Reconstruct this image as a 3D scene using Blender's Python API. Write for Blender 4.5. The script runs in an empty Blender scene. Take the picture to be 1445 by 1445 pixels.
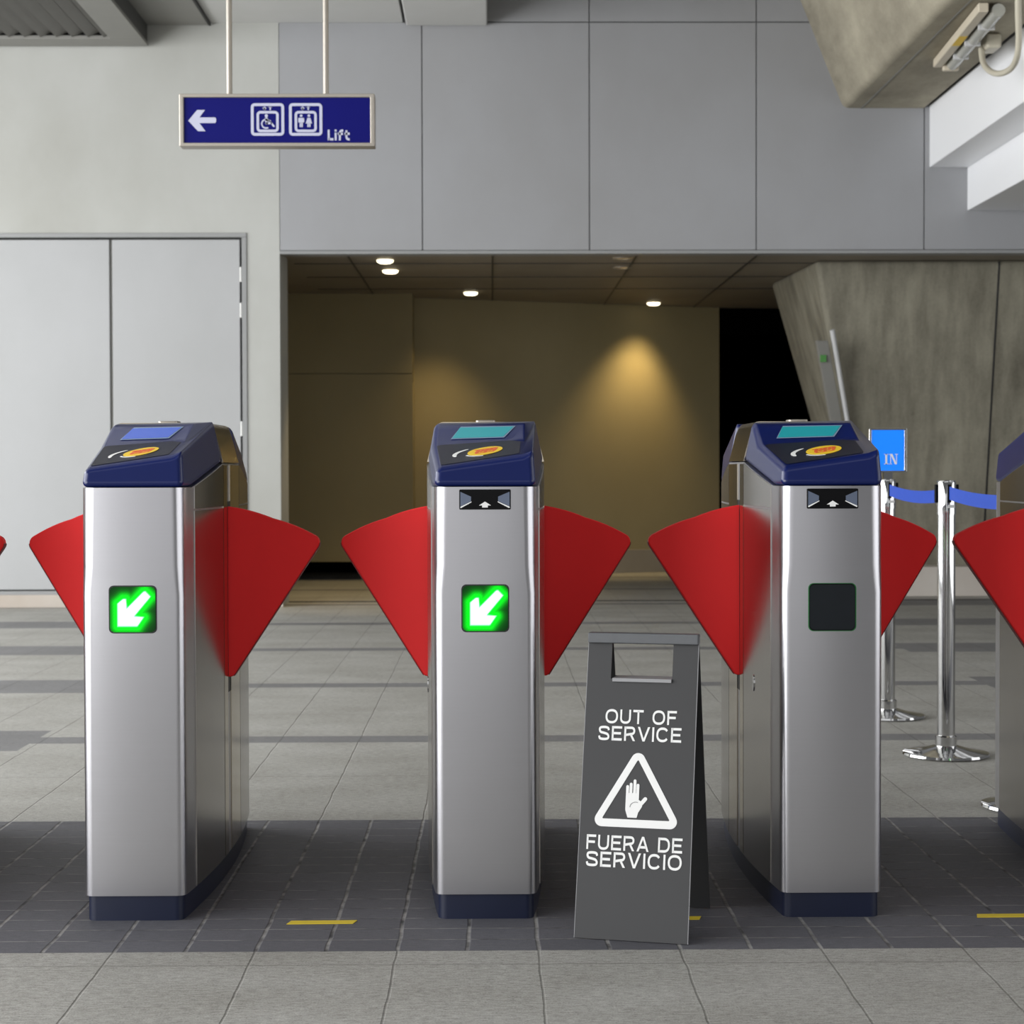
import bpy, bmesh, math, random
from mathutils import Vector, Matrix
random.seed(7)
C = bpy.context.scene.collection
S = bpy.context.scene
R = math.radians

# ------------------------------------------------------------------ camera, light, exposure
cam_data = bpy.data.cameras.new('camera')
cam = bpy.data.objects.new('camera', cam_data)
C.objects.link(cam)
cam_data.sensor_width = 36.0
cam_data.lens = 36.0 * 2600 / 1445
cam_data.clip_end = 200
cam_data.dof.use_dof = True
cam_data.dof.focus_distance = 4.55
cam_data.dof.aperture_fstop = 9.0
cam.matrix_world = (Matrix.Translation((0, 0, 1.1)) @ Matrix.Rotation(R(-0.61), 4, 'Z')
                    @ Matrix.Rotation(R(90 - 1.27), 4, 'X') @ Matrix.Rotation(R(-0.15), 4, 'Z'))
S.camera = cam

world = bpy.data.worlds.new('world')
S.world = world
world.use_nodes = True
wn = world.node_tree
wn.nodes['Background'].inputs[0].default_value = (0.97, 0.98, 1.0, 1)
wn.nodes['Background'].inputs[1].default_value = 0.15

def area(name, loc, aim, sx, sy, energy, col):
    d = bpy.data.lights.new(name, 'AREA')
    d.shape = 'RECTANGLE'; d.size = sx; d.size_y = sy; d.energy = energy; d.color = col
    o = bpy.data.objects.new(name, d); C.objects.link(o)
    o.location = loc
    o.rotation_euler = (Vector(aim) - Vector(loc)).to_track_quat('-Z', 'Y').to_euler()
    return o
# daylight entering the hall: open entrance behind the viewer, open platform sides left and right
area('daylight_entrance', (-2.0, -5.5, 2.2), (-0.5, 6, 1.9), 9.0, 4.4, 98, (0.98, 0.99, 1.0))
area('added_overhead_fill', (-0.8, -0.6, 6.2), (-0.4, 2.6, 0.0), 8.0, 2.2, 45, (0.98, 0.99, 1.0))  # unseen overhead fill, added to brighten the front floor and gate fronts
area('daylight_left_side', (-7.5, 4.2, 2.4), (0, 4.9, 2.3), 19.0, 4.5, 2000, (0.98, 0.99, 1.0))
area('daylight_right_side', (8.5, 1.2, 1.8), (0, 1.7, 1.7), 11.0, 3.4, 270, (0.98, 0.99, 1.0))

vs = S.view_settings
S.display_settings.display_device = 'sRGB'
vs.view_transform = 'Standard'
vs.look = 'None'
vs.gamma = 1.0
vs.use_curve_mapping = False
vs.exposure = 0.0

# ------------------------------------------------------------------ materials
def lin(c):
    return tuple((v / 255 / 12.92) if v / 255 <= 0.04045 else ((v / 255 + 0.055) / 1.055) ** 2.4 for v in c)

class NT:
    def __init__(s, name):
        s.m = bpy.data.materials.new(name); s.m.use_nodes = True
        s.t = s.m.node_tree; s.b = s.t.nodes['Principled BSDF']
    def n(s, kind, **kw):
        o = s.t.nodes.new(kind)
        for k, v in kw.items():
            setattr(o, k, v)
        return o
    def l(s, a, b): s.t.links.new(a, b)
    def math(s, op, a, b=None, clamp=False):
        o = s.n('ShaderNodeMath', operation=op); o.use_clamp = clamp
        for i, v in enumerate((a, b)):
            if v is None: continue
            if isinstance(v, (int, float)): o.inputs[i].default_value = v
            else: s.l(v, o.inputs[i])
        return o.outputs[0]
    def mix(s, f, a, b):
        o = s.n('ShaderNodeMix', data_type='RGBA')
        for i, v in ((0, f), (6, a), (7, b)):
            if isinstance(v, (int, float)): o.inputs[i].default_value = v
            elif isinstance(v, tuple): o.inputs[i].default_value = (*v[:3], 1)
            else: s.l(v, o.inputs[i])
        return o.outputs[2]
    def coords(s, scale=(1, 1, 1)):
        g = s.n('ShaderNodeTexCoord'); mp = s.n('ShaderNodeMapping')
        mp.inputs['Scale'].default_value = scale
        s.l(g.outputs['Object'], mp.inputs[0]); return mp.outputs[0]
    def noise(s, vec, scale, detail=4, rough=0.55):
        o = s.n('ShaderNodeTexNoise'); o.inputs['Scale'].default_value = scale
        o.inputs['Detail'].default_value = detail; o.inputs['Roughness'].default_value = rough
        s.l(vec, o.inputs['Vector']); return o.outputs['Fac']
    def ramp(s, f, lo, hi):
        o = s.n('ShaderNodeMapRange'); o.inputs[1].default_value = lo; o.inputs[2].default_value = hi
        s.l(f, o.inputs[0]); return o.outputs[0]
    def bump(s, h, strength, dist):
        o = s.n('ShaderNodeBump'); o.inputs['Strength'].default_value = strength
        o.inputs['Distance'].default_value = dist
        s.l(h, o.inputs['Height']); s.l(o.outputs[0], s.b.inputs['Normal'])

def plain(name, col, rough=0.5, metal=0.0, var=0.06, scale=6.0, spec=0.5, coat=0.0, bump=0.0, emit=0.0):
    q = NT(name); c = lin(col); v = q.coords()
    f = q.noise(v, scale, 5)
    q.l(q.mix(f, tuple(x * (1 - var) for x in c), tuple(min(1, x * (1 + var)) for x in c)), q.b.inputs['Base Color'])
    q.b.inputs['Roughness'].default_value = rough
    q.b.inputs['Metallic'].default_value = metal
    q.b.inputs['Specular IOR Level'].default_value = spec
    q.b.inputs['Coat Weight'].default_value = coat
    q.b.inputs['Coat Roughness'].default_value = 0.08
    if bump: q.bump(q.noise(v, scale * 30, 3), bump, 0.001)
    if emit:
        q.b.inputs['Emission Color'].default_value = (*c, 1); q.b.inputs['Emission Strength'].default_value = emit
    return q.m

def brushed(name, col, rough, stretch, var=0.05, rvar=0.08):
    q = NT(name); c = lin(col)
    f = q.noise(q.coords(stretch), 1.0, 4, 0.6)
    g = q.noise(q.coords((2, 2, 1.2)), 2.2, 3)
    q.l(q.mix(f, tuple(x * (1 - var) for x in c), tuple(min(1, x * (1 + var)) for x in c)), q.b.inputs['Base Color'])
    q.b.inputs['Metallic'].default_value = 1
    r = q.math('ADD', q.math('MULTIPLY', f, rvar), q.math('ADD', q.math('MULTIPLY', g, rvar), rough - rvar))
    q.l(r, q.b.inputs['Roughness'])
    return q.m

def concrete(name, a, b, streak=(9, 9, 0.7), rough=0.8):
    q = NT(name)
    f1 = q.noise(q.coords(streak), 1.0, 6, 0.6)
    f2 = q.noise(q.coords(), 1.3, 6, 0.6)
    f3 = q.noise(q.coords(), 45, 3, 0.6)
    f = q.math('ADD', q.math('MULTIPLY', f1, 0.55), q.math('MULTIPLY', f2, 0.45))
    q.l(q.mix(q.ramp(q.math('ADD', f, q.math('MULTIPLY', q.math('SUBTRACT', f3, 0.5), 0.12)), 0.36, 0.64), lin(a), lin(b)), q.b.inputs['Base Color'])
    q.b.inputs['Roughness'].default_value = rough
    q.b.inputs['Specular IOR Level'].default_value = 0.25
    q.bump(f3, 0.3, 0.003)
    return q.m

def plaster(name, col, stain, rough=0.7):
    q = NT(name)
    f = q.noise(q.coords((1, 1, 0.7)), 0.9, 6, 0.6)
    q.l(q.mix(q.ramp(f, 0.3, 0.75), lin(col), lin(stain)), q.b.inputs['Base Color'])
    q.b.inputs['Roughness'].default_value = rough
    q.b.inputs['Specular IOR Level'].default_value = 0.3
    q.bump(q.noise(q.coords(), 60, 3), 0.1, 0.002)
    return q.m

def floor_mat():
    q = NT('granite_paving')
    g = q.n('ShaderNodeTexCoord'); sp = q.n('ShaderNodeSeparateXYZ')
    q.l(g.outputs['Object'], sp.inputs[0]); X, Y = sp.outputs[0], sp.outputs[1]
    # slightly wavy grout
    wob = q.math('MULTIPLY', q.math('SUBTRACT', q.noise(q.coords(), 5, 3), 0.5), 0.012)
    X = q.math('ADD', X, wob); Y2 = q.math('ADD', Y, q.math('MULTIPLY', wob, 0.6))
    def line(v, off, period, w):            # 1 on the joint
        d = q.math('PINGPONG', q.math('SUBTRACT', v, off), period / 2)
        return q.ramp(d, w, w * 0.35)
    def inside(v, lo, hi):
        return q.math('MULTIPLY', q.math('GREATER_THAN', v, lo), q.math('LESS_THAN', v, hi))
    strip = inside(Y, 4.205, 5.80)
    mid = q.math('PINGPONG', q.math('SUBTRACT', Y, 7.56), 1.915 / 2)
    far = q.math('GREATER_THAN', Y, 6.4)
    lane = inside(X, -1.88, 2.53)
    halfw = q.math('ADD', q.math('MULTIPLY', lane, -0.195), 0.285)
    band = q.math('MULTIPLY', q.math('LESS_THAN', mid, halfw), far)
    dark = q.math('MAXIMUM', strip, band)
    # joints
    big = q.math('MAXIMUM', line(X, 0.104, 0.325, 0.0035), line(Y2, 6.64, 0.85, 0.0035))
    small = q.math('MAXIMUM', line(X, 0.104, 0.1625, 0.006), line(Y2, 4.205, 0.1035, 0.0035))
    smallb = line(X, 0.104, 0.325, 0.006)
    # grain
    v = q.coords((1.0, 3.2, 1))
    g1 = q.noise(v, 34, 6, 0.8); g2 = q.noise(q.coords((1, 1.6, 1)), 2.0, 4); g3 = q.noise(q.coords(), 260, 2)
    g4 = q.noise(q.coords((1, 2.2, 1)), 85, 2, 0.5)
    grain = q.math('ADD', q.math('MULTIPLY', g1, 0.65), q.math('MULTIPLY', g3, 0.35))
    grain = q.math('SUBTRACT', grain, q.math('MULTIPLY', q.ramp(g4, 0.60, 0.70), 0.10))
    light = q.mix(q.ramp(grain, 0.34, 0.62), lin((120, 118, 113)), lin((190, 189, 184)))
    light = q.mix(q.ramp(g2, 0.35, 0.8), light, q.mix(q.ramp(grain, 0.34, 0.62), lin((98, 96, 90)), lin((170, 168, 161))))
    # each small tile a little different
    w = q.n('ShaderNodeTexWhiteNoise'); w.noise_dimensions = '2D'
    cb = q.n('ShaderNodeCombineXYZ')
    q.l(q.math('FLOOR', q.math('DIVIDE', q.math('SUBTRACT', X, 0.104), 0.1625)), cb.inputs[0])
    q.l(q.math('FLOOR', q.math('DIVIDE', q.math('SUBTRACT', Y2, 4.205), 0.1035)), cb.inputs[1])
    q.l(cb.outputs[0], w.inputs['Vector'])
    dk = q.mix(q.ramp(grain, 0.32, 0.68), lin((78, 78, 83)), lin((116, 116, 122)))
    dk = q.mix(q.math('MULTIPLY', w.outputs[0], 0.28), dk, lin((70, 69, 74)))
    light = q.mix(q.math('MULTIPLY', big, 0.42), light, lin((78, 75, 70)))
    # mortar in the strip is pale, uneven
    gn = q.ramp(q.noise(q.coords(), 14, 3), 0.35, 0.6)
    mortar = q.mix(gn, lin((52, 50, 50)), lin((158, 156, 152)))
    stripc = q.mix(q.math('MULTIPLY', small, 0.75), dk, mortar)
    bandc = q.mix(0.30, q.mix(q.math('MULTIPLY', smallb, 0.5), dk, lin((58, 58, 60))), light)
    dcol = q.mix(strip, bandc, stripc)
    q.l(q.mix(dark, light, dcol), q.b.inputs['Base Color'])
    q.l(q.math('ADD', 0.5, q.math('MULTIPLY', grain, 0.25)), q.b.inputs['Roughness'])
    q.b.inputs['Specular IOR Level'].default_value = 0.3
    jo = q.math('MAXIMUM', q.math('MULTIPLY', q.math('SUBTRACT', 1.0, dark), big), q.math('MULTIPLY', strip, small))
    q.bump(q.math('SUBTRACT', q.math('MULTIPLY', grain, 0.35), jo), 0.6, 0.003)
    return q.m

M = {}
M['floor'] = floor_mat()
M['steel'] = brushed('brushed_steel', (190, 189, 193), 0.31, (1.5, 1.5, 190), 0.03, 0.05)
M['steel_side'] = brushed('satin_steel_side', (172, 168, 164), 0.20, (60, 60, 1.5), 0.05, 0.05)
M['steel_mid'] = brushed('polished_steel', (196, 186, 168), 0.14, (40, 40, 1.5), 0.05, 0.04)  # warm tint puts the lobby wall's reflection into the steel colour
M['blue'] = plain('navy_gloss_plastic', (15, 28, 82), 0.28, var=0.05, spec=0.3, coat=0.25)
M['black_blue'] = plain('dark_reader_top', (26, 28, 44), 0.4, var=0.08, spec=0.3)
M['plinth'] = plain('navy_plinth_paint', (17, 25, 50), 0.4, var=0.2, scale=9, coat=0.1)
M['red'] = plain('red_flap_plastic', (246, 40, 42), 0.5, var=0.04, spec=0.22, bump=0.1)
M['red_edge'] = plain('dark_red_flap_edge', (112, 12, 14), 0.5)  # darker red along the lower flap edge
M['black'] = plain('black_plastic', (8, 8, 10), 0.4, spec=0.15)
M['seam'] = plain('dark_seam', (30, 30, 32), 0.5)
M['teal'] = plain('teal_lcd', (34, 140, 148), 0.3, emit=0.15)
M['lcdblue'] = plain('blue_lcd', (52, 84, 178), 0.25, emit=0.18)
M['lcdframe'] = plain('lcd_bezel', (120, 140, 165), 0.35)
M['yellow'] = plain('yellow_print', (240, 200, 40), 0.45)
M['orange'] = plain('orange_print', (225, 96, 40), 0.45)
M['white'] = plain('white_print', (236, 236, 234), 0.5, var=0.02)
M['silver'] = plain('silver_lens', (104, 114, 134), 0.35, metal=0.4)
M['offscreen'] = plain('unlit_screen', (24, 28, 32), 0.5, var=0.2, scale=20, spec=0.2)
M['chrome'] = plain('chrome', (200, 200, 200), 0.06, metal=1.0, var=0.02)
M['belt'] = plain('blue_belt_webbing', (24, 66, 168), 0.7, var=0.1, scale=40, bump=0.3)
M['signblue'] = plain('bright_blue_sign', (0, 128, 255), 0.45, var=0.02, emit=0.35)
M['labelgrey'] = plain('pale_label', (200, 200, 200), 0.5)
M['navy'] = plain('navy_sign_face', (4, 6, 100), 0.5, var=0.05, spec=0.15)
M['alu'] = plain('champagne_aluminium', (172, 165, 155), 0.35, metal=0.5, var=0.04)
M['pictogram'] = plain('pale_pictogram', (188, 190, 210), 0.5, var=0.02)
M['board'] = plain('charcoal_plastic', (57, 57, 58), 0.6, var=0.03, bump=0.1)
M['board_edge'] = plain('grey_hinge_plastic', (92, 94, 97), 0.5, var=0.12, scale=30)
M['board_in'] = plain('charcoal_inner_plastic', (40, 40, 41), 0.6)
M['lip'] = plain('light_grey_plastic', (150, 150, 152), 0.5)
M['tape'] = plain('yellow_tape', (222, 196, 52), 0.6, var=0.12, scale=30)
M['wall_white'] = plaster('painted_plaster', (178, 179, 175), (162, 162, 156))
M['panel'] = plaster('blue_grey_panel', (154, 155, 158), (145, 145, 146), 0.5)
M['door'] = plaster('grey_door_paint', (169, 170, 171), (161, 162, 162), 0.45)
M['frame'] = plain('grey_door_frame', (140, 141, 141), 0.5)
M['hingem'] = plain('hinge_metal', (188, 188, 185), 0.4, metal=0.3)
M['stone'] = plaster('pale_stone_skirting', (196, 190, 182), (170, 158, 146))
M['lobby'] = plaster('ochre_lobby_wall', (150, 138, 104), (138, 126, 92), 0.6)
M['lobby_ceiling'] = plaster('lobby_ceiling_paint', (150, 142, 128), (126, 118, 106), 0.55)
M['void'] = plain('unlit_void_black', (3, 3, 3), 0.9, spec=0.0)  # black colour stands in for unlit depth and shade
M['concrete'] = concrete('board_marked_concrete', (104, 100, 88), (150, 146, 130), (7, 7, 0.35))
M['concrete_beam'] = concrete('weathered_beam_concrete', (124, 118, 104), (176, 169, 150), (2.2, 0.8, 2.2))
M['concrete_dark'] = concrete('shaded_concrete_reveal', (100, 92, 78), (124, 116, 100))
M['ceiling'] = plaster('white_ceiling', (200, 200, 198), (190, 190, 186))
M['ceiling_dark'] = plaster('grey_upper_ceiling', (96, 96, 94), (84, 84, 82))
M['bulkhead'] = plain('white_bulkhead', (240, 241, 243), 0.5, var=0.02, scale=1)
M['grille'] = plain('grey_grille_frame', (126, 125, 120), 0.5, var=0.08)
M['slat'] = plain('grey_grille_slat', (104, 102, 98), 0.5)
M['grille_side'] = plain('dark_duct_side', (66, 66, 64), 0.6)
M['tubewhite'] = plain('cream_light_housing', (206, 196, 176), 0.45)
M['tubeglass'] = plain('clear_diffuser', (168, 168, 160), 0.2)
M['conduit'] = plain('cream_conduit', (196, 190, 172), 0.4)
M['greenlabel'] = plain('green_label', (70, 130, 60), 0.5)

def glow_mat():
    q = NT('led_matrix')
    a = q.n('ShaderNodeAttribute', attribute_name='glow')
    q.b.inputs['Base Color'].default_value = (0.004, 0.012, 0.006, 1)
    q.b.inputs['Roughness'].default_value = 0.5; q.b.inputs['Specular IOR Level'].default_value = 0.1
    q.l(a.outputs['Color'], q.b.inputs['Emission Color']); q.b.inputs['Emission Strength'].default_value = 1.15
    return q.m
M['led'] = glow_mat()
def emit_mat(name, col, s):
    q = NT(name)
    q.b.inputs['Base Color'].default_value = (*col, 1)
    q.b.inputs['Emission Color'].default_value = (*col, 1); q.b.inputs['Emission Strength'].default_value = s
    return q.m
M['lamp'] = emit_mat('warm_lamp_lens', (1.0, 0.88, 0.60), 4.5)
M['lampoff'] = plain('unlit_lamp_reflector', (170, 165, 155), 0.12, metal=0.9)

# ------------------------------------------------------------------ mesh helpers
def box(bm, x0, x1, y0, y1, z0, z1):
    v = [bm.verts.new(p) for p in ((x0, y0, z0), (x1, y0, z0), (x1, y1, z0), (x0, y1, z0), (x0, y0, z1), (x1, y0, z1), (x1, y1, z1), (x0, y1, z1))]
    for f in ((3, 2, 1, 0), (4, 5, 6, 7), (0, 1, 5, 4), (1, 2, 6, 5), (2, 3, 7, 6), (3, 0, 4, 7)):
        bm.faces.new([v[i] for i in f])
def hexa(bm, p):
    v = [bm.verts.new(q) for q in p]
    for f in ((3, 2, 1, 0), (4, 5, 6, 7), (0, 1, 5, 4), (1, 2, 6, 5), (2, 3, 7, 6), (3, 0, 4, 7)):
        bm.faces.new([v[i] for i in f])
def link(name, bm, mat, parent=None, smooth=False, bevel=0.0, seg=2, angle=30):
    bmesh.ops.recalc_face_normals(bm, faces=bm.faces[:])
    me = bpy.data.meshes.new(name); bm.to_mesh(me); bm.free()
    me.materials.append(mat)
    o = bpy.data.objects.new(name, me); C.objects.link(o)
    if parent: o.parent = parent
    if bevel:
        b = o.modifiers.new('bevel', 'BEVEL'); b.width = bevel; b.segments = seg; b.limit_method = 'ANGLE'; b.angle_limit = R(angle)
        b.harden_normals = True
        smooth = True
    if smooth:
        for p in me.polygons: p.use_smooth = True
        if not bevel:
            me.set_sharp_from_angle(angle=R(35))
        else:
            me.set_sharp_from_angle(angle=R(80))
    return o
def bx(name, mat, parent, *a, bevel=0.0, seg=2):
    bm = bmesh.new(); box(bm, *a); return link(name, bm, mat, parent, bevel=bevel, seg=seg)
def lathe(bm, prof, seg=32, cx=0, cy=0):
    rings = []
    for r, z in prof:
        if r < 1e-6: rings.append([bm.verts.new((cx, cy, z))])
        else: rings.append([bm.verts.new((cx + r * math.cos(2 * math.pi * i / seg), cy + r * math.sin(2 * math.pi * i / seg), z)) for i in range(seg)])
    for a, b in zip(rings, rings[1:]):
        for i in range(seg):
            j = (i + 1) % seg
            if len(a) == 1 and len(b) == 1: continue
            if len(a) == 1: bm.faces.new((a[0], b[i], b[j]))
            elif len(b) == 1: bm.faces.new((a[i], a[j], b[0]))
            else: bm.faces.new((a[i], a[j], b[j], b[i]))
def tube(bm, pts, r, seg=12):
    pts = [Vector(p) for p in pts]; prev = None; rings = []
    for i, p in enumerate(pts):
        t = ((pts[min(i + 1, len(pts) - 1)] - pts[max(i - 1, 0)])).normalized()
        if prev is None:
            u = t.orthogonal().normalized()
        else:
            u = (prev - t * prev.dot(t)).normalized()
        prev = u; w = t.cross(u)
        rings.append([bm.verts.new(p + (u * math.cos(2 * math.pi * k / seg) + w * math.sin(2 * math.pi * k / seg)) * r) for k in range(seg)])
    for a, b in zip(rings, rings[1:]):
        for k in range(seg):
            j = (k + 1) % seg; bm.faces.new((a[k], a[j], b[j], b[k]))
    bm.faces.new(rings[0][::-1]); bm.faces.new(rings[-1])
def prism(bm, pts, t, mp):
    """pts: 2D outline, extruded by t; mp(u, v, w) -> 3D"""
    a = [bm.verts.new(mp(u, v, 0)) for u, v in pts]; b = [bm.verts.new(mp(u, v, t)) for u, v in pts]
    bm.faces.new(a); bm.faces.new(b[::-1]); n = len(pts)
    for i in range(n):
        j = (i + 1) % n; bm.faces.new((a[i], b[i], b[j], a[j]))
def ring_prism(bm, outer, inner, t, mp):
    n = len(outer)
    A = [[bm.verts.new(mp(u, v, w)) for u, v in L] for L in (outer, inner) for w in (0, t)]
    oa, ob, ia, ib = A
    for i in range(n):
        j = (i + 1) % n
        bm.faces.new((oa[i], oa[j], ia[j], ia[i])); bm.faces.new((ob[j], ob[i], ib[i], ib[j]))
        bm.faces.new((oa[j], oa[i], ob[i], ob[j])); bm.faces.new((ia[i], ia[j], ib[j], ib[i]))
def rrect(x0, x1, y0, y1, r, n=6):
    out = []
    for cx, cy, a0 in ((x1 - r, y0 + r, -90), (x1 - r, y1 - r, 0), (x0 + r, y1 - r, 90), (x0 + r, y0 + r, 180)):
        for k in range(n + 1):
            a = R(a0 + 90 * k / n); out.append((cx + r * math.cos(a), cy + r * math.sin(a)))
    return out
def fillet(poly, rad, n=6):
    out = []
    m = len(poly)
    for i in range(m):
        p = Vector(poly[i]); a = Vector(poly[i - 1]) - p; b = Vector(poly[(i + 1) % m]) - p
        r = rad[i] if isinstance(rad, (list, tuple)) else rad
        if r <= 0: out.append(tuple(p)); continue
        ang = a.angle(b); d = min(r / math.tan(ang / 2), a.length * 0.49, b.length * 0.49); rr = d * math.tan(ang / 2)
        a.normalize(); b.normalize(); c = p + (a + b).normalized() * (rr / math.sin(ang / 2))
        s = p + a * d - c; e = p + b * d - c
        a0 = math.atan2(s.y, s.x); da = math.atan2(e.y, e.x) - a0
        while da > math.pi: da -= 2 * math.pi
        while da < -math.pi: da += 2 * math.pi
        for k in range(n + 1):
            out.append((c.x + rr * math.cos(a0 + da * k / n), c.y + rr * math.sin(a0 + da * k / n)))
    return out
def capsule(p, q, r, n=8):
    p = Vector(p); q = Vector(q); a = math.atan2(q.y - p.y, q.x - p.x); out = []
    for c, s in ((q, a - math.pi / 2), (p, a + math.pi / 2)):
        for k in range(n + 1):
            t = s + math.pi * k / n; out.append((c.x + r * math.cos(t), c.y + r * math.sin(t)))
    return out
def disc(cx, cy, rx, ry=None, n=28):
    ry = ry or rx
    return [(cx + rx * math.cos(2 * math.pi * k / n), cy + ry * math.sin(2 * math.pi * k / n)) for k in range(n)]
def thing(name, label, cat, loc=(0, 0, 0), rz=0, group=None):
    o = bpy.data.objects.new(name, None); C.objects.link(o)
    o.empty_display_size = 0.1
    o.location = loc; o.rotation_euler = (0, 0, rz); o['label'] = label; o['category'] = cat
    if group: o['group'] = group
    return o
def struct(o):
    o['kind'] = 'structure'; return o
def xz(y):                    # flat artwork facing -Y, its face at y - thickness
    return lambda u, v, w: (u, y - w, v)
def catmull(P, n=6):
    P = [Vector(p) for p in P]; out = []
    for i in range(len(P) - 1):
        a = P[max(i - 1, 0)]; b = P[i]; c = P[i + 1]; d = P[min(i + 2, len(P) - 1)]
        for k in range(n):
            t = k / n; out.append(tuple(0.5 * ((2 * b) + (c - a) * t + (2 * a - 5 * b + 4 * c - d) * t * t + (3 * b - a - 3 * c + d) * t ** 3)))
    out.append(tuple(P[-1])); return out
def sup(cx, cy, rx, ry, a0, a1, n=26, e=2.35):
    o = []
    for k in range(n + 1):
        a = R(a0 + (a1 - a0) * k / n); c, q = math.cos(a), math.sin(a)
        o.append((cx + rx * math.copysign(abs(c) ** (2 / e), c), cy + ry * math.copysign(abs(q) ** (2 / e), q)))
    return o
def glyph(ch, t):
    """returns (width, list of ribbons, list of polygons) for capital height 1"""
    h = t / 2
    if ch == 'O': w = 1.14; return w, [('c', sup(w / 2, .5, w / 2 - h, .5 - h + .01, 0, 360)[:-1])], []
    if ch == 'C': w = 1.08; return w, [('o', sup(w / 2, .5, w / 2 - h, .5 - h + .01, 34, 326))], []
    if ch == 'U': w = .98; return w, [('o', [(h, 1)] + sup(w / 2, .40, w / 2 - h, .40 - h + .01, 180, 360, 18) + [(w - h, 1)])], []
    if ch == 'T': w = .94; return w, [('o', [(0, 1 - h), (w, 1 - h)]), ('o', [(w / 2, 1 - h), (w / 2, 0)])], []
    if ch == 'I': w = t; return w, [('o', [(h, 0), (h, 1)])], []
    if ch in 'FE':
        w = .84 if ch == 'F' else .90
        r = [('o', [(h, 0), (h, 1)]), ('o', [(h, 1 - h), (w, 1 - h)]), ('o', [(h, .51), (w * .9, .51)])]
        if ch == 'E': r.append(('o', [(h, h), (w, h)]))
        return w, r, []
    if ch == 'S':
        w = .98
        return w, [('o', catmull([(.92 * w, .70), (.84 * w, .865), (.5 * w, 1 - h), (.17 * w, .87), (.105 * w, .72), (.21 * w, .57), (.5 * w, .51), (.80 * w, .43), (.91 * w, .27), (.83 * w, .125), (.5 * w, h), (.15 * w, .13), (.07 * w, .31)]))], []
    if ch == 'R':
        w = .98
        return w, [('o', [(h, 0), (h, 1)]), ('o', [(h, 1 - h)] + sup(.60 * w, .70, .36 * w - h + .02, .30 - h, 90, -90, 14) + [(h, .40)])], [[(.50 * w, .44), (.50 * w + t * 1.2, .44), (w, 0), (w - t * 1.2, 0)]]
    if ch == 'D':
        w = 1.04
        return w, [('o', [(h, 0), (h, 1)]), ('o', [(h, 1 - h)] + sup(.48 * w, .5, .52 * w - h, .5 - h, 90, -90, 18) + [(h, h)])], []
    k = 1.12 * t
    if ch == 'V': w = 1.08; return w, [], [[(0, 1), (k, 1), (w / 2, .20), (w / 2, 0), (w / 2 - k / 2, 0)], [(w, 1), (w - k, 1), (w / 2, .20), (w / 2, 0), (w / 2 + k / 2, 0)]]
    if ch == 'A': w = 1.08; return w, [('o', [(.24 * w, .29), (.76 * w, .29)])], [[(0, 0), (k, 0), (w / 2, .80), (w / 2, 1), (w / 2 - k / 2, 1)], [(w, 0), (w - k, 0), (w / 2, .80), (w / 2, 1), (w / 2 + k / 2, 1)]]
    if ch == 'L': w = .62; return w, [('o', [(h, 1), (h, 0)]), ('o', [(h, h), (w, h)])], []
    if ch == 'i': w = t; return w, [('o', [(h, 0), (h, .72)]), ('o', [(h, .82), (h, 1.02)])], []
    if ch == 'f': w = .58; return w, [('o', [(.21, 0), (.21, .70), (.27, .84), (.40, .91), (w, .91)]), ('o', [(0, .62), (w - .04, .62)])], []
    if ch == 't': w = .56; return w, [('o', [(.21, .95), (.21, .32), (.27, .17), (.40, .10), (w, .10)]), ('o', [(0, .62), (w, .62)])], []
    return .42, [], []
def ribbon(bm, pts, t, mp, closed, depth):
    n = len(pts); P = [Vector(p) for p in pts]; Lf, Rt = [], []
    for i in range(n):
        if closed: a, b = P[i - 1], P[(i + 1) % n]
        else: a, b = P[max(i - 1, 0)], P[min(i + 1, n - 1)]
        d1 = (P[i] - a).normalized() if (P[i] - a).length > 1e-9 else None
        d2 = (b - P[i]).normalized() if (b - P[i]).length > 1e-9 else None
        d1 = d1 or d2; d2 = d2 or d1
        tn = (d1 + d2).normalized(); nn = Vector((-tn.y, tn.x)); sc = 1 / max(0.5, nn.dot(Vector((-d1.y, d1.x))))
        Lf.append(bm.verts.new(mp(*(P[i] + nn * t / 2 * sc), depth))); Rt.append(bm.verts.new(mp(*(P[i] - nn * t / 2 * sc), depth)))
    for i in range(n if closed else n - 1):
        j = (i + 1) % n; bm.faces.new((Lf[i], Rt[i], Rt[j], Lf[j]))
def text_mesh(name, s, x0, x1, z0, z1, y, mat, parent, t=0.168, gap=0.20):
    """word s fitted to the box x0..x1, z0..z1 (capital height), standing in the XZ plane"""
    G = [glyph(c, t) for c in s]; W_ = sum(g[0] for g in G) + gap * (len(s) - 1); kx = (x1 - x0) / W_; kz = z1 - z0
    def finish(bm):
        for f in bm.faces:
            f.normal_update()
            if f.normal.y > 0: f.normal_flip()
        me = bpy.data.meshes.new(name); bm.to_mesh(me); bm.free(); me.materials.append(mat)
        o = bpy.data.objects.new(name, me); C.objects.link(o); o.parent = parent
        return o
    bm = bmesh.new(); x = 0
    for w, rib, pol in G:
        if not rib and not pol:          # a space: the next word is a mesh of its own
            finish(bm); bm = bmesh.new()
        for kind, pts in rib: ribbon(bm, pts, t, lambda u, v, w_, x=x: (x0 + (u + x) * kx, y, z0 + v * kz), kind == 'c', 0)
        for p in pol: bm.faces.new([bm.verts.new((x0 + (u + x) * kx, y, z0 + v * kz)) for u, v in p])
        x += w + gap
    return finish(bm)

# ------------------------------------------------------------------ the hall (setting)
bm = bmesh.new(); box(bm, -9, 9, -7, 27, -0.2, 0.0); struct(link('floor', bm, M['floor']))
WY = 15.0
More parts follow.
